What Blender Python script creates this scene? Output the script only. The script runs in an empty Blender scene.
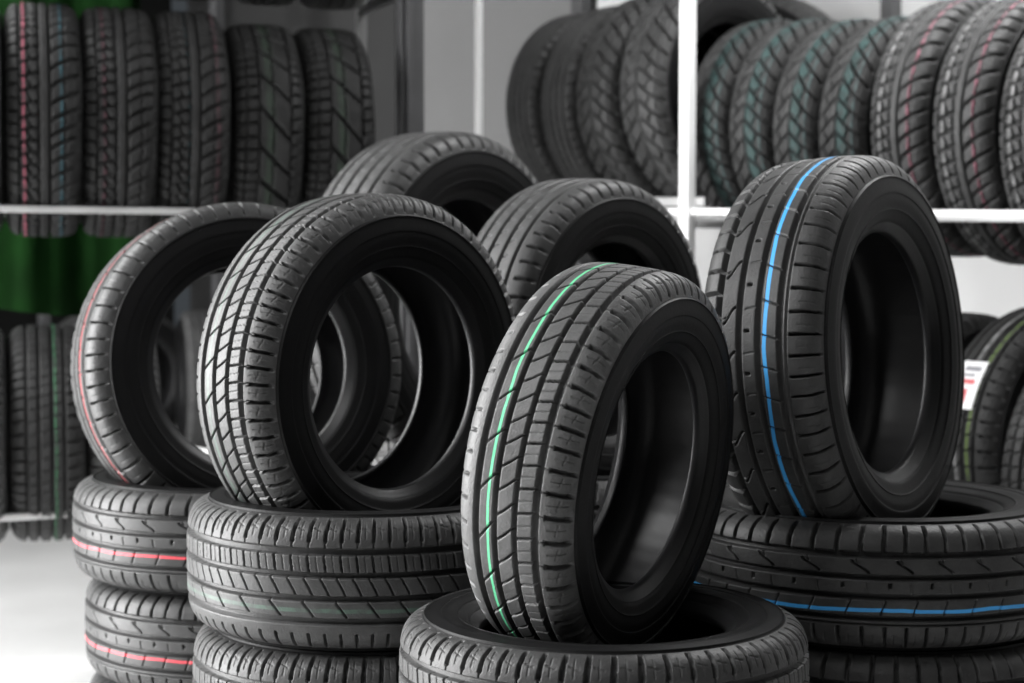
import bpy, math, random
import numpy as np
from mathutils import Vector, Matrix
random.seed(4)
C = bpy.context.scene.collection
sc = bpy.context.scene
PI = math.pi
R0, W0, RIM = 0.3125, 0.20, 0.191     # master tyre: outer radius, section width, bead radius

# ------------------------------------------------------------------ materials
def mat(name, col, rough=0.5, metal=0.0, spec=0.5, noise=0.0, nscale=20, bump=0.0, bscale=200, emit=None, estr=0, coat=0):
    m = bpy.data.materials.new(name); m.use_nodes = True
    nt = m.node_tree; b = nt.nodes['Principled BSDF']
    b.inputs['Base Color'].default_value = (*col, 1)
    b.inputs['Roughness'].default_value = rough
    b.inputs['Metallic'].default_value = metal
    b.inputs['Specular IOR Level'].default_value = spec
    if emit:
        b.inputs['Emission Color'].default_value = (*emit, 1); b.inputs['Emission Strength'].default_value = estr
    tc = nt.nodes.new('ShaderNodeTexCoord')
    if noise:
        n = nt.nodes.new('ShaderNodeTexNoise'); n.inputs['Scale'].default_value = nscale; n.inputs['Detail'].default_value = 6
        nt.links.new(tc.outputs['Object'], n.inputs['Vector'])
        r = nt.nodes.new('ShaderNodeMapRange'); r.inputs['From Min'].default_value = .3; r.inputs['From Max'].default_value = .7
        r.inputs['To Min'].default_value = 1 - noise; r.inputs['To Max'].default_value = 1 + noise
        nt.links.new(n.outputs['Fac'], r.inputs['Value'])
        mx = nt.nodes.new('ShaderNodeVectorMath'); mx.operation = 'SCALE'; mx.inputs[0].default_value = col
        nt.links.new(r.outputs['Result'], mx.inputs['Scale']); nt.links.new(mx.outputs['Vector'], b.inputs['Base Color'])
    if bump:
        n = nt.nodes.new('ShaderNodeTexNoise'); n.inputs['Scale'].default_value = bscale; n.inputs['Detail'].default_value = 4
        nt.links.new(tc.outputs['Object'], n.inputs['Vector'])
        bp = nt.nodes.new('ShaderNodeBump'); bp.inputs['Strength'].default_value = bump; bp.inputs['Distance'].default_value = .002
        nt.links.new(n.outputs['Fac'], bp.inputs['Height']); nt.links.new(bp.outputs['Normal'], b.inputs['Normal'])
    return m

def tread_mat(name, stripes=(), base=0.055, rough=0.46, spec=0.34):
    """black rubber with dusty wear and thin printed marking lines on the tops of the ribs"""
    m = bpy.data.materials.new(name); m.use_nodes = True
    nt = m.node_tree; L = nt.links; N = nt.nodes; b = N['Principled BSDF']
    b.inputs['Roughness'].default_value = rough; b.inputs['Specular IOR Level'].default_value = spec
    tc = N.new('ShaderNodeTexCoord')
    n = N.new('ShaderNodeTexNoise'); n.inputs['Scale'].default_value = 14; n.inputs['Detail'].default_value = 8; n.inputs['Roughness'].default_value = .7
    L.new(tc.outputs['Object'], n.inputs['Vector'])
    r = N.new('ShaderNodeMapRange'); r.inputs['From Min'].default_value = .35; r.inputs['From Max'].default_value = .7
    r.inputs['To Min'].default_value = base * .8; r.inputs['To Max'].default_value = base * 1.55
    L.new(n.outputs['Fac'], r.inputs['Value'])
    cb = N.new('ShaderNodeCombineColor')
    for i in range(3): L.new(r.outputs['Result'], cb.inputs[i])
    cur = cb.outputs['Color']
    av = N.new('ShaderNodeAttribute'); av.attribute_name = 'v'
    ah = N.new('ShaderNodeAttribute'); ah.attribute_name = 'h'
    wn = N.new('ShaderNodeTexNoise'); wn.inputs['Scale'].default_value = 9; wn.inputs['Detail'].default_value = 3
    L.new(tc.outputs['Object'], wn.inputs['Vector'])
    gn = N.new('ShaderNodeTexNoise'); gn.inputs['Scale'].default_value = 45; gn.inputs['Detail'].default_value = 4
    L.new(tc.outputs['Object'], gn.inputs['Vector'])
    def mth(op, a, bb, c=None):
        k = N.new('ShaderNodeMath'); k.operation = op
        for i, s in enumerate((a, bb, c)):
            if s is None: continue
            if isinstance(s, (int, float)): k.inputs[i].default_value = s
            else: L.new(s, k.inputs[i])
        return k.outputs[0]
    top = mth('GREATER_THAN', ah.outputs['Fac'], .75)
    for v0, w, col, patch in stripes:
        wob = mth('MULTIPLY_ADD', wn.outputs['Fac'], .07, v0 - .035)
        d = mth('ABSOLUTE', mth('SUBTRACT', av.outputs['Fac'], wob), 0)
        k = mth('SUBTRACT', 1.0, mth('MULTIPLY', d, 1.0 / w))
        k = mth('MULTIPLY', k, 5.0); kk = N.new('ShaderNodeClamp'); L.new(k, kk.inputs[0])
        k = mth('MULTIPLY', kk.outputs[0], top)
        if patch < 1:
            g = N.new('ShaderNodeMapRange'); g.inputs['From Min'].default_value = .62 - patch * .35; g.inputs['From Max'].default_value = .72 - patch * .3
            g.inputs['To Min'].default_value = patch * .45; g.inputs['To Max'].default_value = max(.35, patch)
            L.new(gn.outputs['Fac'], g.inputs['Value']); k = mth('MULTIPLY', k, g.outputs['Result'])
        mx = N.new('ShaderNodeMix'); mx.data_type = 'RGBA'
        L.new(k, mx.inputs['Factor']); L.new(cur, mx.inputs[6]); mx.inputs[7].default_value = (*col, 1)
        cur = mx.outputs[2]
    L.new(cur, b.inputs['Base Color'])
    bn = N.new('ShaderNodeTexNoise'); bn.inputs['Scale'].default_value = 260; bn.inputs['Detail'].default_value = 4
    L.new(tc.outputs['Object'], bn.inputs['Vector'])
    bp = N.new('ShaderNodeBump'); bp.inputs['Strength'].default_value = .5; bp.inputs['Distance'].default_value = .0014
    L.new(bn.outputs['Fac'], bp.inputs['Height']); L.new(bp.outputs['Normal'], b.inputs['Normal'])
    rr = N.new('ShaderNodeMapRange'); rr.inputs['To Min'].default_value = rough - .12; rr.inputs['To Max'].default_value = rough + .15
    L.new(n.outputs['Fac'], rr.inputs['Value']); L.new(rr.outputs['Result'], b.inputs['Roughness'])
    return m

GREEN = (.13, .62, .32); BLUE = (.05, .33, .72); RED = (.62, .06, .08); PINK = (.55, .16, .22); TEAL = (.10, .26, .25)
M = {
 'plain': tread_mat('tread_rubber', base=.034),
 'green': tread_mat('tread_rubber_green_line', [(-.285, .022, GREEN, 1)], base=.066),
 'faint_green': tread_mat('tread_rubber_faint_green_line', [(-.33, .03, (.08, .15, .11), .5)], base=.036),
 'blue': tread_mat('tread_rubber_blue_line', [(.20, .03, BLUE, 1)], base=.034),
 'red': tread_mat('tread_rubber_red_line', [(.205, .02, (.45, .05, .06), 1)], base=.026),
 'redstack': tread_mat('tread_rubber_red_line_wide', [(.205, .026, RED, 1)], base=.032),
 'bluestack': tread_mat('tread_rubber_blue_line_wide', [(.295, .03, BLUE, 1)], base=.032),
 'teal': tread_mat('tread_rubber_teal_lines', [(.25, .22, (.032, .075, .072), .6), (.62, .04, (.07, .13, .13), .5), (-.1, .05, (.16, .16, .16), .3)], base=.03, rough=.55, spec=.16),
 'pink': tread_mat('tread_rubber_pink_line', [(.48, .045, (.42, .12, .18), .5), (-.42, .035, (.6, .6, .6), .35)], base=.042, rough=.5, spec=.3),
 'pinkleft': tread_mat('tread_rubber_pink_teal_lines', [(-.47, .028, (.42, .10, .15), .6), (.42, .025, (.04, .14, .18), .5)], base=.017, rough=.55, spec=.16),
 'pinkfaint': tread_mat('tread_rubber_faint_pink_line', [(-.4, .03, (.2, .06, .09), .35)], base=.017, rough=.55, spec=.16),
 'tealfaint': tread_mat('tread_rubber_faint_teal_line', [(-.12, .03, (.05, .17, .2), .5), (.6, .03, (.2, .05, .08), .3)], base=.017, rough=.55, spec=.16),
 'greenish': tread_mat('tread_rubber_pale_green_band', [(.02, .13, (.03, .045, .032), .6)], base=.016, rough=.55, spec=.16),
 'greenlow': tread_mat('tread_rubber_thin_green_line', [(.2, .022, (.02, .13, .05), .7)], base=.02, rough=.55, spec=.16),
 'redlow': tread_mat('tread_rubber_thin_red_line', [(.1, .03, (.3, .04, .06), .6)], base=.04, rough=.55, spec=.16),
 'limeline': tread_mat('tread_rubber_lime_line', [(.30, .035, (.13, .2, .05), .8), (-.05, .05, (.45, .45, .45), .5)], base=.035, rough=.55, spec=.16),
 'side': mat('sidewall_rubber', (.0055, .0055, .0057), .5, spec=.12, noise=.18, nscale=9, bump=.12, bscale=180),
 'bead': mat('bead_rubber', (.007, .007, .0075), .40, spec=.28, bump=.05, bscale=150),
 'liner': mat('inner_liner_rubber', (.022, .022, .023), .40, spec=.45, noise=.2, nscale=12, bump=.1, bscale=60),
 'white_steel': mat('white_painted_steel', (.84, .84, .84), .4, noise=.03, nscale=6),
 'grey_steel': mat('grey_galvanised_steel', (.62, .62, .62), .38, metal=.35, noise=.08, nscale=8),
 'mid_steel': mat('mid_grey_painted_steel', (.15, .15, .15), .5, noise=.1, nscale=8),
 'dark_steel': mat('dark_painted_steel', (.05, .05, .052), .45, noise=.15, nscale=8),
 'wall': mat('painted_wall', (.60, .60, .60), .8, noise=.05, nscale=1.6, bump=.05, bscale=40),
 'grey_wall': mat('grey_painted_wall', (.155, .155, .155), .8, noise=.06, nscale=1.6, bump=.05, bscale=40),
 'shaded_wall': mat('grey_wall_painted_shade', (.042, .042, .042), .9, spec=.1, noise=.06, nscale=1.6, bump=.05, bscale=40),  # grey wall's falloff into shade near the far corner, put into the colour
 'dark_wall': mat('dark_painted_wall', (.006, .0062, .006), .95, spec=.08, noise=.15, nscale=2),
 'ceiling': mat('ceiling_paint', (.32, .32, .32), .9, noise=.03, nscale=2),
 'trim': mat('baseboard_paint', (.2, .2, .2), .6, noise=.1, nscale=4),
 'tarp': mat('green_woven_sheet', (.0035, .024, .003), .85, spec=.1, noise=.2, nscale=10, bump=.2, bscale=300),
 'glass': mat('frosted_glass', (.9, .9, .9), .4),
 'lamp_body': mat('lamp_housing_white', (.8, .8, .8), .4),
 'lamp': mat('lamp_diffuser', (.9, .9, .9), .5, emit=(1, 1, 1), estr=6),
 'card': mat('label_card_white', (.85, .85, .86), .45),
 'card_red': mat('label_print_red', (.6, .12, .13), .5),
 'card_grey': mat('label_print_grey', (.25, .25, .27), .5),
}
# concrete floor, pale with soft blotches
fm = M['floor'] = mat('pale_concrete_floor', (.64, .64, .635), .5, noise=.07, nscale=2.5, bump=.05, bscale=30)

# ------------------------------------------------------------------ helpers
def link_mesh(name, me, m=None, parent=None):
    o = bpy.data.objects.new(name, me)
    C.objects.link(o)
    if m:
        if len(me.materials): me.materials[0] = m
        else: me.materials.append(m)
    if parent: o.parent = parent
    return o
def tag(o, label, cat, group=None):
    o['label'] = label; o['category'] = cat
    if group: o['group'] = group
    return o
def mesh_np(name, V, F, smooth=True):
    me = bpy.data.meshes.new(name)
    nv, nf = len(V), len(F)
    me.vertices.add(nv); me.vertices.foreach_set('co', np.ascontiguousarray(V, dtype=np.float32).ravel())
    me.loops.add(nf * 4); me.loops.foreach_set('vertex_index', np.ascontiguousarray(F, dtype=np.int32).ravel())
    me.polygons.add(nf); me.polygons.foreach_set('loop_start', np.arange(0, nf * 4, 4, dtype=np.int32))
    try: me.polygons.foreach_set('loop_total', np.full(nf, 4, dtype=np.int32))
    except Exception: pass
    me.update(calc_edges=True); me.validate()
    me.polygons.foreach_set('use_smooth', np.full(nf, smooth, dtype=bool))
    return me
class MB:
    def __init__(s): s.v = []; s.f = []
    def box(s, c, dx, dy, dz, ex=(1, 0, 0), ey=(0, 1, 0), ez=(0, 0, 1)):
        c, ex, ey, ez = Vector(c), Vector(ex).normalized(), Vector(ey).normalized(), Vector(ez).normalized()
        b = len(s.v)
        for k in (-1, 1):
            for j in (-1, 1):
                for i in (-1, 1): s.v.append(c + ex * dx * i / 2 + ey * dy * j / 2 + ez * dz * k / 2)
        for q in ((0, 2, 3, 1), (4, 5, 7, 6), (0, 1, 5, 4), (2, 6, 7, 3), (0, 4, 6, 2), (1, 3, 7, 5)):
            s.f.append([b + i for i in q])
        return s
    def bar(s, a, b, w, h, up=(0, 0, 1)):
        a, b = Vector(a), Vector(b); d = (b - a); L = d.length; d.normalize()
        side = d.cross(Vector(up)).normalized(); u = side.cross(d)
        return s.box((a + b) / 2, L, w, h, d, side, u)
    def build(s, name, m, parent=None, bevel=0, smooth=False):
        me = bpy.data.meshes.new(name); me.from_pydata([tuple(v) for v in s.v], [], s.f); me.update()
        o = link_mesh(name, me, m, parent)
        if bevel:
            mod = o.modifiers.new('bevel', 'BEVEL'); mod.width = bevel; mod.segments = 2
        return o
def struct(o): o['kind'] = 'structure'; return o

# ------------------------------------------------------------------ tyre geometry
def sm(x, a, b):
    t = np.clip((x - a) / (b - a), 0, 1); return t * t * (3 - 2 * t)
def rng(x, a, b, e=.009): return sm(x, a - e, a + e) * (1 - sm(x, b - e, b + e))
def line(d, w, e): return 1 - sm(np.abs(d), w - e, w + e)        # 1 inside the groove
def pd(x): return np.abs(((x + .5) % 1) - .5)
def cg(v, c, w): return line(v - c, w, .009)
def pat_touring(u, v):          # five ribs, block shoulder on the +v side, slotted shoulder on the -v side
    g = np.zeros_like(u + v)
    for c, w in ((.47, .046), (.15, .038), (-.17, .038), (-.48, .048)): g = np.maximum(g, cg(v, c, w))
    g = np.maximum(g, line(pd(u - .18 * (v - .5)), .105, .022) * rng(v, .60, 1.2))
    g = np.maximum(g, line(pd(u - .18 * (v - .5)), .03, .02) * rng(v, .48, .62) * .8)
    g = np.maximum(g, line(pd(u + .5), .012, .025) * rng(v, .64, .93) * .28)
    g = np.maximum(g, line(v - .78 - .02 * np.sin(u * 2 * PI), .006, .008) * line(pd(u + .5), .22, .04) * .22)
    g = np.maximum(g, line(pd(u + .55 * (v - .3)), .05, .02) * rng(v, .15, .47) * .85)
    g = np.maximum(g, line(pd(u + .5 + .55 * (v - .3)), .012, .025) * rng(v, .2, .42) * .3)
    g = np.maximum(g, line(pd(u + 2.3 * v + 2.2 * (v + .02) ** 2), .04, .02) * rng(v, -.17, .15) * .8)
    g = np.maximum(g, line(pd((u + 3.4 * (v + .32)) / 2), .022, .016) * rng(v, -.47, -.19) * .8)
    g = np.maximum(g, line(pd(u - .1 * v), .075, .02) * rng(v, -.97, -.66) * .8)
    return g
def pat_fine(u, v): return pat_touring(u, v)
def pat_sport(u, v):            # smooth centre ribs with lightning slashes, full lateral shoulder cuts
    g = np.zeros_like(u + v)
    for c, w in ((-.18, .036), (.10, .038), (.41, .036)): g = np.maximum(g, cg(v, c, w))
    g = np.maximum(g, line(v + .50, .042, .014))
    g = np.maximum(g, line(v - .50, .008, .008) * .6)
    g = np.maximum(g, line(pd(u - .15 * (v + .5)), .085, .02) * rng(v, -1.2, -.5))
    z = (u / 2.0 + .9 * (v + .33) + .10 * np.sin((v + .33) * 20))
    g = np.maximum(g, line(pd(z), .022, .016) * rng(v, -.42, -.24) * .85)
    g = np.maximum(g, line(pd(z + .10), .010, .012) * rng(v, -.50, -.38) * .6)
    g = np.maximum(g, line(pd(u / 2 - .35), .03, .012) * rng(v, -.10, -.03, .008) * .7)
    g = np.maximum(g, line(pd(u / 2 + .15 + .25 * v), .010, .015) * rng(v, -.1, .06) * .25)
    g = np.maximum(g, line(pd(u / 1.5 - .8 * (v - .26)), .02, .02) * rng(v, .14, .37) * .5)
    g = np.maximum(g, line(pd(u + .3 * (v - .75) ** 2 + .12 * v), .06, .02) * rng(v, .54, 1.2))
    g = np.maximum(g, line(pd(u + .5), .012, .02) * rng(v, .66, .88) * .2)
    return g
def pat_ribbed(u, v):           # four straight grooves, curved shoulder slits
    g = np.zeros_like(u + v)
    for c in (.47, .16, -.16, -.47): g = np.maximum(g, cg(v, c, .03))
    s = np.abs(v)
    g = np.maximum(g, line(pd(u + .5 * (s - .5) ** 1.0 * np.sign(v) - .3 * (s - .5) ** 2), .075, .03) * rng(s, .62, 1.2) * .9)
    g = np.maximum(g, line(pd(u * 1.0 + 1.1 * v), .04, .03) * (rng(v, .19, .30) + rng(v, -.12, 0) + rng(v, -.44, -.33)) * .6)
    return g
def pat_winter(u, v):           # directional V grooves
    s = np.abs(v + .02 * np.sin(u * PI)); g = np.zeros_like(u + v)
    ph = u / 1.35 - 1.55 * s ** .75
    g = np.maximum(g, line(pd(ph), .10, .03) * rng(s, .06, 1.2))
    g = np.maximum(g, line(s - .42 - .05 * np.sin(ph * 2 * PI), .022, .015) * .9)
    g = np.maximum(g, line(s - .0, .028, .012) * .9)
    g = np.maximum(g, line(s - .72, .014, .01) * line(pd(ph + .5), .3, .03) * .6)
    g = np.maximum(g, line(pd(ph * 4), .10, .08) * rng(s, .1, .95) * .2)
    return g
def pat_alpine(u, v):           # asymmetric winter tread: small net on the left, smooth rib, sweeping blocks on the right
    g = np.zeros_like(u + v)
    zz = .05 * (4 * pd(u) - 1)
    g = np.maximum(g, line(v + .10 + .3 * zz, .028, .012))
    g = np.maximum(g, line(v - .16, .034, .012))
    g = np.maximum(g, line(v + .34 + zz, .024, .012))
    g = np.maximum(g, line(v + .58, .024, .012))
    g = np.maximum(g, line(pd(u + .8 * v), .09, .03) * rng(v, -.58, -.10))
    g = np.maximum(g, line(pd(u + .5 - .9 * v), .05, .03) * rng(v, -.36, -.10) * .7)
    g = np.maximum(g, line(pd(u / 1.25 + 1.25 * np.sqrt(np.abs(v - .14))), .10, .03) * rng(v, .16, 1.2))
    g = np.maximum(g, line(v - .52 - zz * .4, .016, .012) * .8)
    g = np.maximum(g, line(pd(u - .15 * v), .085, .03) * rng(v, -1.2, -.58))
    g = np.maximum(g, line(pd(u * 4 + .5 * v), .12, .08) * .15)
    return g
def pat_arrow(u, v):            # fine lateral ribs at one shoulder, long steep slashes beside them
    g = np.zeros_like(u + v)
    g = np.maximum(g, line(pd(u / 3 - 1.1 * (v - .1)), .085, .03) * rng(v, -.25, .55))
    g = np.maximum(g, line(v + .28, .03, .012)); g = np.maximum(g, line(v - .56, .03, .012)); g = np.maximum(g, line(v + .62, .02, .012) * .8)
    g = np.maximum(g, line(v - .1, .02, .012))
    g = np.maximum(g, line(pd(u + .25 * v), .10, .03) * rng(v, -1.2, -.28))
    g = np.maximum(g, line(pd(u + .35 * v), .09, .03) * rng(v, .56, 1.2))
    return g
def pat_rain(u, v):             # plain rib tread, fine cross cuts
    g = np.zeros_like(u + v)
    for c in (-.5, -.2, .12, .42): g = np.maximum(g, cg(v, c, .03))
    g = np.maximum(g, line(pd(u + .3 * v), .08, .04) * (rng(v, -1.2, -.5) + rng(v, .5, 1.2)))
    g = np.maximum(g, line(pd(u + .8 * v), .06, .04) * rng(v, -.5, .42) * .5)
    return g
PAT = dict(touring=pat_touring, sport=pat_sport, ribbed=pat_ribbed, winter=pat_winter, alpine=pat_alpine, arrow=pat_arrow, rain=pat_rain, fine=pat_fine)

def profile(pts, n):            # smooth resample of (axial, radial) points with Catmull-Rom
    P = np.array([pts[0]] + list(pts) + [pts[-1]], float); out = []
    for i in range(1, len(P) - 2):
        for k in range(n):
            t = k / n; a, b, c, d = P[i - 1], P[i], P[i + 1], P[i + 2]
            out.append(.5 * ((2 * b) + (-a + c) * t + (2 * a - 5 * b + 4 * c - d) * t * t + (-a + 3 * b - 3 * c + d) * t ** 3))
    out.append(P[-2]); return np.array(out)
def revolve(P, seg):
    a = np.linspace(0, 2 * PI, seg, endpoint=False); n = len(P)
    V = np.stack([P[None, :, 1] * np.cos(a)[:, None], P[None, :, 1] * np.sin(a)[:, None], np.broadcast_to(P[None, :, 0], (seg, n))], -1)
    i = np.arange(seg)[:, None]; j = np.arange(n - 1)[None, :]; i2 = (i + 1) % seg
    F = np.stack([i * n + j, i2 * n + j, i2 * n + j + 1, i * n + j + 1], -1).reshape(-1, 4)
    return V, F
TR = [(0, R0), (.03, R0 - .0004), (.05, R0 - .0014), (.066, R0 - .0040), (.077, R0 - .0085), (.0855, R0 - .0155), (.0915, R0 - .0255), (.0945, R0 - .036)]
def tread_mesh(kind, pitches, sub, cols, depth=.0095):
    half = profile(TR, 8); P = np.concatenate([half[::-1] * [-1, 1], half[1:]])
    s = np.concatenate([[0], np.cumsum(np.linalg.norm(np.diff(P, axis=0), axis=1))])
    q = np.linspace(0, s[-1], cols); A = np.interp(q, s, P[:, 0]); Rr = np.interp(q, s, P[:, 1])
    # outward normals in the section
    dA = np.gradient(A, q); dR = np.gradient(Rr, q); nA, nR = -dR, dA
    v = (q / s[-1] * 2 - 1) * 1.06
    rows = pitches * sub
    # slight pitch variation like a real tyre
    u = np.arange(rows) / sub
    uu = u + .22 * np.sin(u / pitches * 2 * PI * 5)
    U, Vv = np.meshgrid(uu, v, indexing='ij')
    g = np.clip(PAT[kind](U, Vv), 0, 1)
    g = g * (1 - sm(np.abs(Vv), .95, 1.05))
    a = np.arange(rows) / rows * 2 * PI
    d = -g * depth
    rad = Rr[None, :] + nR[None, :] * d; ax = A[None, :] + nA[None, :] * d
    X = rad * np.cos(a)[:, None]; Y = rad * np.sin(a)[:, None]
    V = np.stack([X, Y, ax], -1).reshape(-1, 3)
    i = np.arange(rows)[:, None]; j = np.arange(cols - 1)[None, :]; i2 = (i + 1) % rows
    F = np.stack([i * cols + j, i2 * cols + j, i2 * cols + j + 1, i * cols + j + 1], -1).reshape(-1, 4)
    me = mesh_np('tread_' + kind, V, F)
    for nm, arr in (('h', 1 - g), ('v', Vv)):
        at = me.attributes.new(nm, 'FLOAT', 'POINT'); at.data.foreach_set('value', arr.astype(np.float32).ravel())
    return me
def side_mesh():
    pts = [(.0945, R0 - .036), (.0960, R0 - .0375), (.0992, R0 - .0388), (.0976, R0 - .0408), (.0985, R0 - .048), (.1000, R0 - .058), (.1003, R0 - .064), (.0993, R0 - .0655),
           (.0990, R0 - .075), (.0962, R0 - .088), (.0968, R0 - .0895), (.0945, R0 - .0915), (.0908, R0 - .101), (.0893, R0 - .1045), (.0876, R0 - .107), (.0855, R0 - .109)]
    V, F = revolve(profile(pts, 4), 240)
    return mesh_np('sidewall', V.reshape(-1, 3), F)
def bead_mesh():
    pts = [(.0855, R0 - .109), (.0838, R0 - .1115), (.0808, R0 - .115), (.0775, RIM + .0025), (.0735, RIM - .0015), (.068, RIM - .003), (.0635, RIM - .0025), (.0615, RIM), (.0622, RIM + .004)]
    V, F = revolve(profile(pts, 4), 240)
    return mesh_np('bead', V.reshape(-1, 3), F)
def liner_mesh():
    half = [(0, R0 - .016), (.03, R0 - .0165), (.06, R0 - .021), (.078, R0 - .033), (.0865, R0 - .055), (.086, R0 - .075), (.078, R0 - .097), (.069, R0 - .110), (.0622, RIM + .004)]
    h = profile(half, 4); P = np.concatenate([h[::-1] * [-1, 1], h[1:]])[::-1]
    V, F = revolve(P, 240)
    # faint moulded cross ribs of the inner liner
    a = np.arange(240)[:, None]; k = 1 + .0009 * (a % 4 < 2) * (np.abs(P[None, :, 0]) < .07)
    V[..., 0] *= k; V[..., 1] *= k
    return mesh_np('inner_liner', V.reshape(-1, 3), F)
TREADS = {
 'touring': tread_mesh('touring', 57, 28, 180, .0115),
 'fine': tread_mesh('fine', 72, 22, 170, .0115),
 'sport': tread_mesh('sport', 60, 26, 170, .0115),
 'ribbed': tread_mesh('ribbed', 60, 16, 120, .011),
 'winter': tread_mesh('winter', 54, 14, 90, .013),
 'alpine': tread_mesh('alpine', 56, 14, 90, .013),
 'arrow': tread_mesh('arrow', 60, 14, 90, .012),
 'rain': tread_mesh('rain', 60, 12, 80, .012),
}
SIDE, BEAD, LINER = side_mesh(), bead_mesh(), liner_mesh()
for me, k in ((SIDE, 'side'), (BEAD, 'bead'), (LINER, 'liner')): me.materials.append(M[k])
for me in TREADS.values(): me.materials.append(M['plain'])
protos = {}
FLIP = Matrix.Rotation(PI, 4, 'X')
def tyre(kind, paint, centre, n, R, W, base, label, group, spin=None):
    """one tyre: Empty at its base, parts tread, two sidewalls, two beads, inner liner. n = axis towards +v side"""
    n = Vector(n).normalized()
    x = Vector((0, 0, 1)).cross(n)
    x = x.normalized() if x.length > .2 else Vector((1, 0, 0))
    x = (x - n * x.dot(n)).normalized(); y = n.cross(x)
    rot = Matrix((x, y, n)).transposed().to_4x4()
    rot = rot @ Matrix.Rotation(random.uniform(0, 2 * PI) if spin is None else spin, 4, 'Z')
    s = R / R0; S = Matrix.Diagonal((s, s, W / W0, 1))
    t = bpy.data.objects.new('car_tire', None); t.empty_display_size = .1
    C.objects.link(t)
    t.matrix_world = Matrix.Translation(base) @ rot @ S
    off = (rot @ S).inverted() @ (Vector(centre) - Vector(base))
    T = Matrix.Translation(off)
    if kind not in protos:
        parts = [('tread', TREADS[kind], Matrix()), ('sidewall', SIDE, Matrix()), ('sidewall', SIDE, FLIP), ('bead', BEAD, Matrix()), ('bead', BEAD, FLIP), ('inner_liner', LINER, Matrix())]
        protos[kind] = [(bpy.data.objects.new(nm, me), mt) for nm, me, mt in parts]; fresh = True
    else: fresh = False
    for o, mt in protos[kind]:
        c = o if fresh else o.copy()
        C.objects.link(c); c.parent = t; c.matrix_local = T @ mt
        if c.name.startswith('tread'):
            c.material_slots[0].link = 'OBJECT'; c.material_slots[0].material = M[paint]
    tag(t, label, 'tire', group)
    return t
def standing(kind, paint, c, al, le, R, W, label, group, flip=False, spin=None):
    """al / le: azimuth and lean of the axis of the face that looks at the viewer"""
    al, le = math.radians(al), math.radians(le)
    n = Vector((math.cos(le) * math.sin(al), -math.cos(le) * math.cos(al), math.sin(le)))
    d = Vector((0, 0, -1)); d = (d - n * d.dot(n)).normalized()
    return tyre(kind, paint, c, -n if flip else n, R, W, Vector(c) + d * R, label, group, spin)
def stack(kind, paints, x, y, top, R, W, labels, group, up=True, jit=None, tilt=None):
    n = len(labels); out = []
    for i in range(n):
        j = jit[i] if jit else (0, 0)
        w = W if i < n - 1 else top - (n - 1) * W          # the bottom tyre takes up the rest of the height
        z = top - W * i - w / 2
        nn = Vector((0, 0, 1 if up else -1))
        if tilt and i == 0: nn = Vector((tilt[0], tilt[1], nn.z))
        c = Vector((x + j[0], y + j[1], z))
        out.append(tyre(kind, paints[min(i, len(paints) - 1)], c, nn, R, w, c - Vector((0, 0, w / 2)), labels[i], group))
    return out

# ------------------------------------------------------------------ front display tyres
SG = 'tires standing upright on the stacks'
def sc_(q, k): return Vector((q[0] * k, q[1] * k, 1.25 + (q[2] - 1.25) * k))
kC, kB, kA, kD, kE, kF = .92, .99, 1.06, 1.09, 1.30, 1.05
standing('touring', 'green', sc_((.149, 2.663, .935), kC), 60.2, -7.5, R0 * kC, .195 * kC, 'upright black tire with a bright green line around its tread, nearest of all', SG, spin=.3)
standing('fine', 'faint_green', sc_((-.248, 2.918, 1.055), kB), 46.8, -1.0, R0 * kB, .195 * kB, 'large upright black tire left of centre, pale dusty left tread edge, open hole facing right', SG)
standing('sport', 'blue', sc_((.524, 2.706, 1.104), kD), 55.1, 3.4, R0 * kD, .207 * kD, 'upright black tire with a bright blue line around its tread', SG, spin=.8)
standing('sport', 'red', sc_((-.522, 3.257, 1.049), kA), 27.9, 7.0, R0 * kA, .195 * kA, 'upright black tire with a thin red line on its tread, leftmost of the upright ones', SG)
standing('ribbed', 'plain', sc_((-.134, 3.178, 1.179), kE), 52, -.7, R0 * kE, .185 * kE, 'upright tire rising behind the two left ones, its top below the bare grey wall', SG)
standing('ribbed', 'plain', sc_((.14, 3.344, 1.101), kF), 48.8, -2, R0 * kF, .195 * kF, 'upright tire half hidden behind the green-lined one, wide grooves without a coloured line', SG)

stack('touring', ['plain'], .130, 2.408, .754, R0 * .932, .1885,
      ['flat tire topmost of its stack, carrying the upright green-lined tire', 'flat tire second down under the upright green-lined tire', 'flat tire third down under the upright green-lined tire', 'flat tire on the floor under the upright green-lined tire'], 'flat tires stacked under the green-lined tire')
stack('fine', ['faint_green', 'plain'], -.24, 2.88, .862, R0 * kB, .2155,
      ['flat dusty tire with a faint green line, topmost of the stack left of centre', 'flat dusty tire second down in the stack left of centre', 'flat tire third down in the stack left of centre', 'flat tire on the floor, lowest of the stack left of centre'], 'flat tires stacked left of centre', jit=[(0, 0), (.008, 0), (0, .0), (.005, 0)])
stack('sport', ['redstack'], -.557, 3.456, .822, R0 * kA, .198,
      ['flat tire with a red line, topmost of the leftmost stack', 'flat tire with a red line, second down in the leftmost stack', 'flat tire third down in the leftmost stack', 'flat tire on the floor, lowest of the leftmost stack'], 'flat tires in the leftmost stack', up=False, jit=[(0, 0), (.02, 0.01), (.02, .02), (.01, .02)])
stack('sport', ['bluestack'], .638, 2.99, .838, R0 * kD, .2095,
      ['flat tire with a blue line, topmost of the rightmost stack', 'flat tire second down in the rightmost stack, only its top edge showing', 'flat tire third down in the rightmost stack', 'flat tire on the floor, lowest of the rightmost stack'], 'flat tires in the rightmost stack', up=False, jit=[(0, 0), (.01, .0), (0, .01), (.01, 0)])
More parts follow.
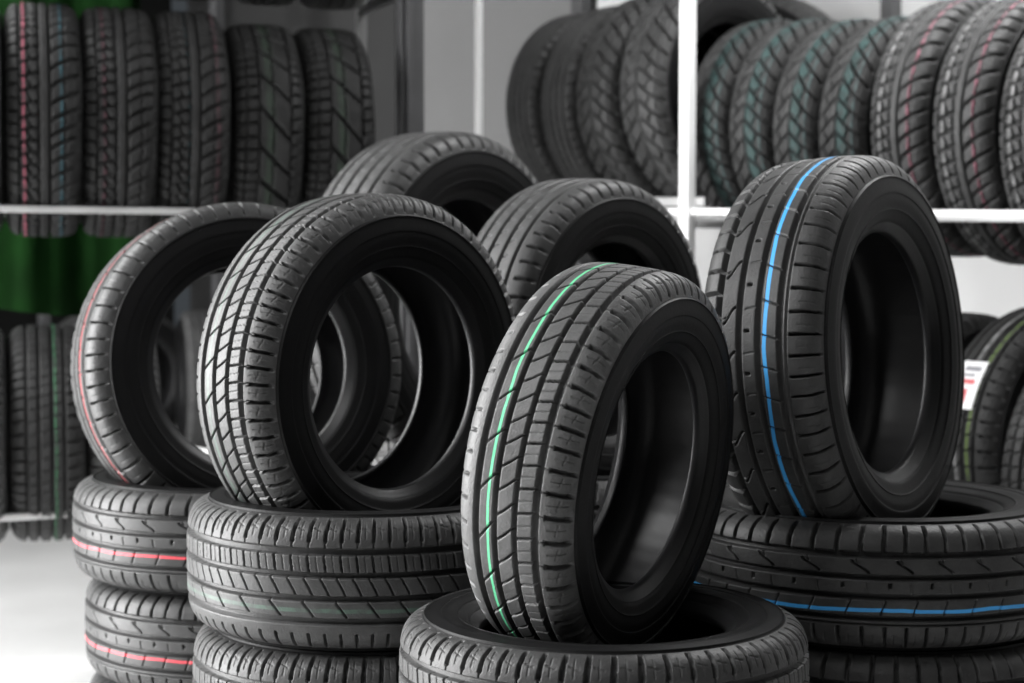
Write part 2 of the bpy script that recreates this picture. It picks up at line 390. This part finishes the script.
stack('fine', ['plain'], -.10, 4.20, .90, .345, .225,
      ['flat tire seen through the hole of the upright tire left of centre', 'flat tire second down, behind the stack left of centre', 'flat tire third down, behind the stack left of centre', 'flat tire on the floor behind the stack left of centre'], 'flat tires stacked at the back')
stack('fine', ['plain'], .18, 3.50, .84, R0 * 1.04, .21,
      ['flat tire whose tread shows through the hole of the green-lined tire', 'flat tire second down behind the green-lined tire', 'flat tire third down behind the green-lined tire', 'flat tire on the floor behind the green-lined tire'], 'flat tires stacked behind the green-lined tire')

# ------------------------------------------------------------------ right rack (runs along r, depth along pr)
A0 = Vector((.705, 4.78, 0)); r_ = Vector((.669, -.743, 0)); pr = Vector((.743, .669, 0))
def railz(t): return 1.412 - .027 * (t + .5)
def rp(t, off, z): p = A0 + r_ * t + pr * off; return Vector((p.x, p.y, z))
rack = bpy.data.objects.new('tire_rack', None); C.objects.link(rack); rack.location = rp(-.28, 0, 0)
tag(rack, 'white box-section tire rack behind the right and centre tires', 'rack')
def rk(mb, name, m): 
    o = mb.build(name, m, None, bevel=.003); o.parent = rack; o.location = -rack.location; return o
TMIN, TMAX = -4.35, 1.55
for t, w, dp in ((-4.35, .045, .045), (-3.55, .045, .045), (-1.203, .019, .02), (-.2816, .035, .036), (1.5, .045, .045)):
    rk(MB().box(rp(t, -.002 + dp / 2 - .022, 1.45), w, dp, 2.9, r_, pr), 'upright', M['white_steel' if t > -2 else 'dark_steel'])
    rk(MB().box(rp(t, .457 if t < -1 else .985, 1.45), .05, .05, 2.9, r_, pr), 'back_upright', M['dark_steel'])
for f, offs in ((railz, (0,)), (lambda t: .482, (0, .42))):
    for off in offs:
        a, b = rp(TMIN, off, f(TMIN) - .009), rp(TMAX, off, f(TMAX) - .009)
        rk(MB().bar(a, b, .022, .019), 'rail', M['white_steel'] if off == 0 else M['grey_steel'])
for t, d in ((-4.35, .42), (-3.55, .42), (-1.203, .42), (-.2816, .97), (1.5, .97)):
    rk(MB().bar(rp(t, .02, .482 - .045), rp(t, d, .482 - .045), .03, .025), 'cross_bar', M['grey_steel'])
    rk(MB().bar(rp(t, .02, railz(t) - .045), rp(t, d, railz(t) - .045), .03, .025), 'cross_bar', M['grey_steel'])
def hh(t): return .15 if t < -.4 else .22 + .075 * (t + .26)
CO = .365
for t0, t1 in ((-1.19, -.40), (-.27, 1.49)):
    for sg in (-1, 1):
        dz = .04 if t1 < 0 else 0
        rk(MB().bar(rp(t0, CO + sg * hh(t0), railz(t0) - .015 + dz), rp(t1, CO + sg * hh(t1 if t1 > 0 else t0), railz(t1) - .015 + dz), .028, .028), 'support_rail', M['grey_steel'])
rk(MB().bar(rp(-1.25, .93, 1.42), rp(-.27, .93, 1.42), .05, .03), 'support_rail', M['grey_steel'])
def rack_tyre(t, R, W, kind, paint, label, group, z=None, off=.21, flip=False):
    xy = rp(t, off, 0); zc = (railz(t) if z is None else z) + math.sqrt(R * R - .21 ** 2) + .004
    c = Vector((xy.x, xy.y, zc))
    return tyre(kind, paint, c, -r_ if flip else r_, R, W, c - Vector((0, 0, R)), label, group)
def upper_tyre(t, R, W, kind, paint, label, group):
    z = railz(t) + math.sqrt(R * R - hh(t) ** 2) + .002 + (.04 if t < -.4 else 0)
    c = rp(t, CO, z)
    return tyre(kind, paint, c, r_, R, W, c - Vector((0, 0, R)), label, group)
G1 = 'tires on the upper rail left of the white post'
for t, R, W, kind, lab in (
    (-1.070, .330, .165, 'ribbed', 'ribbed shelf tire against bare grey wall, leftmost of four left of the white post'),
    (-.892, .335, .170, 'ribbed', 'ribbed shelf tire, second from the left of the four left of the white post'),
    (-.715, .345, .178, 'winter', 'chunky winter-tread shelf tire, third from the left of the four left of the white post'),
    (-.505, .357, .195, 'winter', 'chunky winter-tread shelf tire next to the white post, on its left')):
    upper_tyre(t, R, W, kind, 'plain', lab, G1)
G2 = 'winter tires with green-tinted treads right of the white post'
for (t, R), lab in zip(((-.262, .331), (-.103, .331), (.058, .331), (.222, .335)), (
    'green-tinted winter tire on the shelf, first right of the white post',
    'green-tinted winter tire on the shelf, second to the right of the white post',
    'green-tinted winter tire on the shelf, third to the right of the white post',
    'green-tinted winter tire on the shelf, beside the first pink-lined tire')):
    upper_tyre(t, R, .156, 'winter', 'teal', lab, G2)
G3 = 'winter tires with pink lines on the upper right shelf'
for (t, R), lab in zip(((.420, .355), (.617, .358), (.811, .358), (1.005, .358)), (
    'pink-lined winter tire on the upper shelf, next to the green-tinted ones',
    'pink-lined winter tire on the upper shelf, second from the green-tinted ones',
    'pink-lined winter tire on the upper shelf, cut by the right edge of the photo',
    'pink-lined winter tire on the upper shelf beyond the right edge of the photo')):
    upper_tyre(t, R, .185, 'alpine', 'pink', lab, G3)
c = rp(-.80, .93, 1.42 + .015 + .375 + .003)
tyre('ribbed', 'plain', c, (-.6, -.8, 0), .375, .18, c - Vector((0, 0, .375)), 'big dark tire leaning flat behind the shelf row, right of the white post top', 'tire in the back row')
# lower level
G4 = 'tires on the lower rail of the white rack'
ts = [-4.15, -3.93, -3.30, -2.85]
tsl = ['far tire low on the rack, its top peeping up behind the green-lined low tire', 'far tire low on the rack beside the peeping one',
       'low tire with a faint red line seen through the hole of the leftmost upright tire', 'low tire hidden behind the dusty-edged upright tire, on the white rack']
for t, l in zip(ts, tsl):
    if t < -3.5: rack_tyre(t, .315, .2, 'ribbed', 'plain', l, G4, z=.482); continue
    c = rp(t, .21, .482 + math.sqrt(.315 ** 2 - .21 ** 2) + .01)
    tyre('rain', 'redlow' , c, (.96, .28, 0), .315, .19, c - Vector((0, 0, .315)), l, G4)
lowt = []
for t, l in ((.06, 'low shelf tire seen through the hole of the blue-lined tire'),
             (.28, 'low shelf tire directly behind the blue-lined upright tire'),
             (.50, 'low shelf tire whose dark top shows right of the blue-lined tire')):
    lowt.append(rack_tyre(t, .35, .205, 'touring', 'plain', l, G4, z=.482))
c = rp(.765, .27, .482 + .30)
lowt.append(tyre('touring', 'limeline', c, (.50, -.866, 0), .36, .21, c - Vector((0, 0, .36)), 'low shelf tire wearing a white and red label, with a lime line', G4))
lowt.append(rack_tyre(1.0, .33, .18, 'rain', 'plain', 'low shelf tire cut by the right edge, in front of the labelled tire', G4, z=.472, off=.06))
# paper labels wrapped over the tread
def sticker(tire, R, ax, a0, a1, z0, z1):
    def patch(name, m, b0, b1, y0, y1, lift, parent):
        n = 14; V = []; F = []
        for i in range(n + 1):
            a = b0 + (b1 - b0) * i / n
            for z in (y0, y1):
                for q in (0, .0008):
                    V.append(((R + lift + q) * math.cos(a), (R + lift + q) * math.sin(a), z))
        for i in range(n):
            k = i * 4
            F += [(k + 1, k + 3, k + 7, k + 5), (k, k + 4, k + 6, k + 2), (k, k + 1, k + 5, k + 4), (k + 2, k + 6, k + 7, k + 3)]
        F += [(0, 2, 3, 1), (n * 4, n * 4 + 1, n * 4 + 3, n * 4 + 2)]
        me = bpy.data.meshes.new(name); me.from_pydata(V, [], F); me.update()
        o = link_mesh(name, me, m); o.parent = parent; return o
    # the tyre root is scaled and spun; undo that so the patch can be laid out in metres about the axis
    mw = tire.matrix_world.copy(); loc = Vector(tire.location) + Vector((0, 0, R))
    ax = Vector(ax).normalized(); fr = Vector((ax.y, -ax.x, 0))                      # fr: horizontal, towards the aisle
    W_ = Matrix.Translation(loc) @ Matrix((fr, Vector((0, 0, 1)), ax)).transposed().to_4x4()
    s = patch('label', M['card'], a0, a1, z0, z1, .0015, tire); s.matrix_local = mw.inverted() @ W_
    s['label'] = 'white paper label with red print'
    for (f0, f1, y0, y1, mm, nm) in ((.60, .88, .35, .62, 'card_red', 'print'), (.12, .22, .2, .85, 'card_grey', 'print'), (.28, .34, .2, .7, 'card_grey', 'print'), (.40, .5, .2, .8, 'card_red', 'print')):
        p = patch(nm, M[mm], a1 + (a0 - a1) * f0, a1 + (a0 - a1) * f1, z0 + (z1 - z0) * y0, z0 + (z1 - z0) * y1, .0026, s)
bpy.context.view_layer.update()
sticker(lowt[3], .36, (.50, -.866, 0), .29, .65, -.045, .036)
sticker(lowt[0], .35, r_, .35, .75, -.03, .06)

# ------------------------------------------------------------------ left rack
B0 = Vector((-1.269, 4.57, 0)); e_ = Vector((.906, .423, 0)); q_ = Vector((-.423, .906, 0))
def lp(t, off, z): p = B0 + e_ * t + q_ * off; return Vector((p.x, p.y, z))
rackl = bpy.data.objects.new('tire_rack', None); C.objects.link(rackl); rackl.location = lp(1.06, 0, 0)
tag(rackl, 'grey-railed tire rack with a dark end post on the left side', 'rack')
def lk(mb, name, m):
    o = mb.build(name, m, None, bevel=.003); o.parent = rackl; o.location = -rackl.location; return o
for t in (-1.3, 1.075):
    lk(MB().box(lp(t, .01, 1.45), .074, .04, 2.9, e_, q_).box(lp(t - .012, -.016, 1.45), .02, .014, 2.9, e_, q_), 'upright', M['dark_steel'])
    lk(MB().box(lp(t, .43, 1.45), .03, .03, 2.9, e_, q_), 'back_upright', M['mid_steel'])
for z in (.568, 1.393, 2.085):
    for off in (0, .42):
        lk(MB().bar(lp(-1.3, off, z - .002), lp(1.075, off, z - .002), .020, .018), 'rail', M['grey_steel'])
    for t in (-1.3, 1.075): lk(MB().bar(lp(t, .02, z - .04), lp(t, .42, z - .04), .03, .025), 'cross_bar', M['dark_steel'])
nl = Vector((math.cos(math.radians(16)), math.sin(math.radians(16)), 0))
def left_tyre(t, R, W, kind, paint, label, group, z, flip=False):
    xy = lp(t, .21, 0); c = Vector((xy.x, xy.y, z + math.sqrt(R * R - .21 ** 2) + .004))
    return tyre(kind, paint, c, -nl if flip else nl, R, W, c - Vector((0, 0, R)), label, group)
G5 = 'tires on the upper left shelf'
for t, R, kind, paint, lab in (
    (-.160, .325, 'alpine', 'plain', 'upper left shelf tire cut off by the left edge of the photo'),
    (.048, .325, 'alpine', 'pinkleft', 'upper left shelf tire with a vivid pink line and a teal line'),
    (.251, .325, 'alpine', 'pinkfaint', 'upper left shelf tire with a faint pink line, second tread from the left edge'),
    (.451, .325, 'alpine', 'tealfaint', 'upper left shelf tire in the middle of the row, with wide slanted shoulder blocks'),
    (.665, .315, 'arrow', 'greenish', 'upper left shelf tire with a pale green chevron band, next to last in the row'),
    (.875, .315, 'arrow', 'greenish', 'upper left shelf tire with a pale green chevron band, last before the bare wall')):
    left_tyre(t, R, .203, kind, paint, lab, G5, 1.393)
G6 = 'tires on the lower left shelf'
for t, R, kind, paint, lab in (
    (-.16, .305, 'rain', 'plain', 'lower left shelf tire cut off by the left edge of the photo'),
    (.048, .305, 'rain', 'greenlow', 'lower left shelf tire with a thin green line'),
    (.255, .30, 'rain', 'plain', 'lower left shelf tire just behind the leftmost upright tire')):
    left_tyre(t, R, .203, kind, paint, lab, G6, .545)
G7 = 'tires on the top left shelf'
for i, (t, lab) in enumerate(((.05, 'top shelf tire above the pink and teal lined tire'), (.262, 'top shelf tire above the faint pink-lined tire'), (.474, 'top shelf tire, its underside above the middle tire of the row'), (.70, 'top shelf tire, its underside above the chevron tires'), (.905, 'top shelf tire, its underside nearest the dark end post'))):
    left_tyre(t, .315, .195, 'ribbed', 'plain', lab, G7, 2.085)

# green sheet hanging behind the left rack
n = 60; V = []; F = []
for i in range(n + 1):
    t = -1.2 + 1.62 * i / n
    for k, z in enumerate((1.105, 1.25, 1.9, 2.7)):
        w = .012 * math.sin(i * .5) + .006 * math.sin(i * 1.7)
        V.append(lp(t, .62 + w * (1 if k < 2 else .7), z + (.02 * math.sin(i * .21) if k == 0 else 0)))
for i in range(n):
    for k in range(3): F.append((i * 4 + k, i * 4 + 4 + k, i * 4 + 5 + k, i * 4 + 1 + k))
me = bpy.data.meshes.new('hanging_sheet'); me.from_pydata([tuple(v) for v in V], [], F); me.update()
for p in me.polygons: p.use_smooth = True
o = link_mesh('hanging_sheet', me, M['tarp']); md = o.modifiers.new('t', 'SOLIDIFY'); md.thickness = .004
tag(o, 'dark green sheet hanging behind the left rack', 'sheet')

# ------------------------------------------------------------------ room
H = 3.3
def wq(o): return struct(o)
PTS = dict(corner=(-1.83, 9.51), rend=(5.82, .98), lend=(-7.96, 6.65))
def wall(name, a, b, m, thick=.12, z0=0, z1=H):
    a, b = Vector((*a, 0)), Vector((*b, 0)); d = (b - a).normalized(); nn = Vector((-d.y, d.x, 0))
    return wq(MB().box((a + b) / 2 + nn * thick / 2 + Vector((0, 0, (z0 + z1) / 2)), (b - a).length + thick, thick, z1 - z0, d, nn).build(name, m))
mid = Vector((.705, 4.78)) + Vector((.669, -.743)) * -1.883 + Vector((.743, .669)) * 1.154
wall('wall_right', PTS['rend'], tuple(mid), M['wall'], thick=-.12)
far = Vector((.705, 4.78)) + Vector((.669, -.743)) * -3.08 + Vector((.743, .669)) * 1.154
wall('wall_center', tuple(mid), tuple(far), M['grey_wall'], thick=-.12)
wall('wall_far', tuple(far), PTS['corner'], M['shaded_wall'], thick=-.12)
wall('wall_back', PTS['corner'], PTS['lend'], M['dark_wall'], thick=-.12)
# wall_left with a wide window (x = -5.2)
XL = -4.0
w = MB(); w.box((XL - .06, 2.0, .35), .12, 12.6, .7); w.box((XL - .06, 2.0, 3.05), .12, 12.6, .5)
w.box((XL - .06, -1.65, 1.75), .12, 4.4, 2.1); w.box((XL - .06, 7.10, 1.75), .12, 2.4, 2.1)
wq(w.build('wall_left', M['wall']))
wf = wq(MB().box((XL - .03, .57, 1.75), .06, .05, 2.1).box((XL - .03, 5.88, 1.75), .06, .05, 2.1).box((XL - .03, 3.22, 2.78), .06, 5.3, .05).box((XL - .03, 3.22, .72), .06, 5.3, .05)
   .box((XL - .03, 2.35, 1.75), .05, .05, 2.1).box((XL - .03, 4.1, 1.75), .05, .05, 2.1).build('window_1', M['white_steel']))
wall('wall_front', (-5.0, -3.9), (6.0, -3.9), M['dark_wall'], thick=-.12)
wall('wall_side', (5.9, -3.9), (5.9, 1.1), M['dark_wall'], thick=-.12)
wq(MB().box((.3, 2.9, -.05), 12, 14.2, .1).build('floor', M['floor']))
wq(MB().box((.3, 2.9, H + .05), 12, 14.2, .1).build('ceiling', M['ceiling']))
a, b = Vector((*PTS['rend'], .05)), Vector((*PTS['corner'], .05)); d = (b - a).normalized()
wq(MB().box((a + b) / 2 + Vector((d.y, -d.x, 0)) * -.01, (b - a).length, .02, .1, d, (-d.y, d.x, 0)).build('baseboard_right', M['trim']))
# ------------------------------------------------------------------ lamps and daylight
def area(name, loc, target, sx, sy, power, col=(1, 1, 1)):
    l = bpy.data.lights.new(name, 'AREA'); l.shape = 'RECTANGLE'; l.size = sx; l.size_y = sy; l.energy = power; l.color = col
    o = bpy.data.objects.new(name, l); C.objects.link(o); o.location = loc
    o.rotation_euler = (Vector(target) - Vector(loc)).to_track_quat('-Z', 'Z').to_euler()
    o['kind'] = 'structure'
    return o
area('window_daylight', (XL + .05, 3.2, 1.75), (0, 3.2, 1.75), 5.2, 2.0, 680)
def ceiling_lamp(x, y, power, sx=1.2, sy=.3, label=''):
    t = bpy.data.objects.new('ceiling_light', None); C.objects.link(t); t.location = (x, y, H)
    tag(t, label, 'light', 'ceiling lights')
    h = MB().box((0, 0, -.03), sx + .06, sy + .06, .06).build('housing', M['lamp_body'], t)
    dfz = MB().box((0, 0, -.065), sx, sy, .012).build('diffuser', M['lamp'], t)
    l = area('lamp_glow', (x, y, H - .09), (x, y, 0), sx, sy, power)
ceiling_lamp(-2.6, 4.4, 60, label='ceiling strip light near the left window')
ceiling_lamp(1.45, 4.35, 40, label='added fill light over the right end of the white rack')  # unseen lamp, added to brighten the right wall
ceiling_lamp(-1.6, .9, 38, label='added fill light above the camera side of the stacks')  # made-up fill lamp, lifts the nearest tread and the stack fronts
w = bpy.data.worlds.new('w'); sc.world = w; w.use_nodes = True
w.node_tree.nodes['Background'].inputs[0].default_value = (.8, .9, 1, 1); w.node_tree.nodes['Background'].inputs[1].default_value = .04

# ------------------------------------------------------------------ camera
cam = bpy.data.cameras.new('cam'); co = bpy.data.objects.new('cam', cam); C.objects.link(co)
cam.sensor_width = 36; cam.lens = 1700 / 1024 * 36
p = math.atan((341.5 - 262) / 1700)
co.location = (0, 0, 1.25); co.rotation_euler = (PI / 2 - p, 0, 0)
cam.dof.use_dof = True; cam.dof.focus_distance = 2.42; cam.dof.aperture_fstop = 4.2
cam.clip_start = .05
sc.camera = co
sc.view_settings.view_transform = 'Standard'; sc.view_settings.look = 'None'
sc.view_settings.gamma = 1; sc.view_settings.use_curve_mapping = False
sc.view_settings.exposure = 0.5
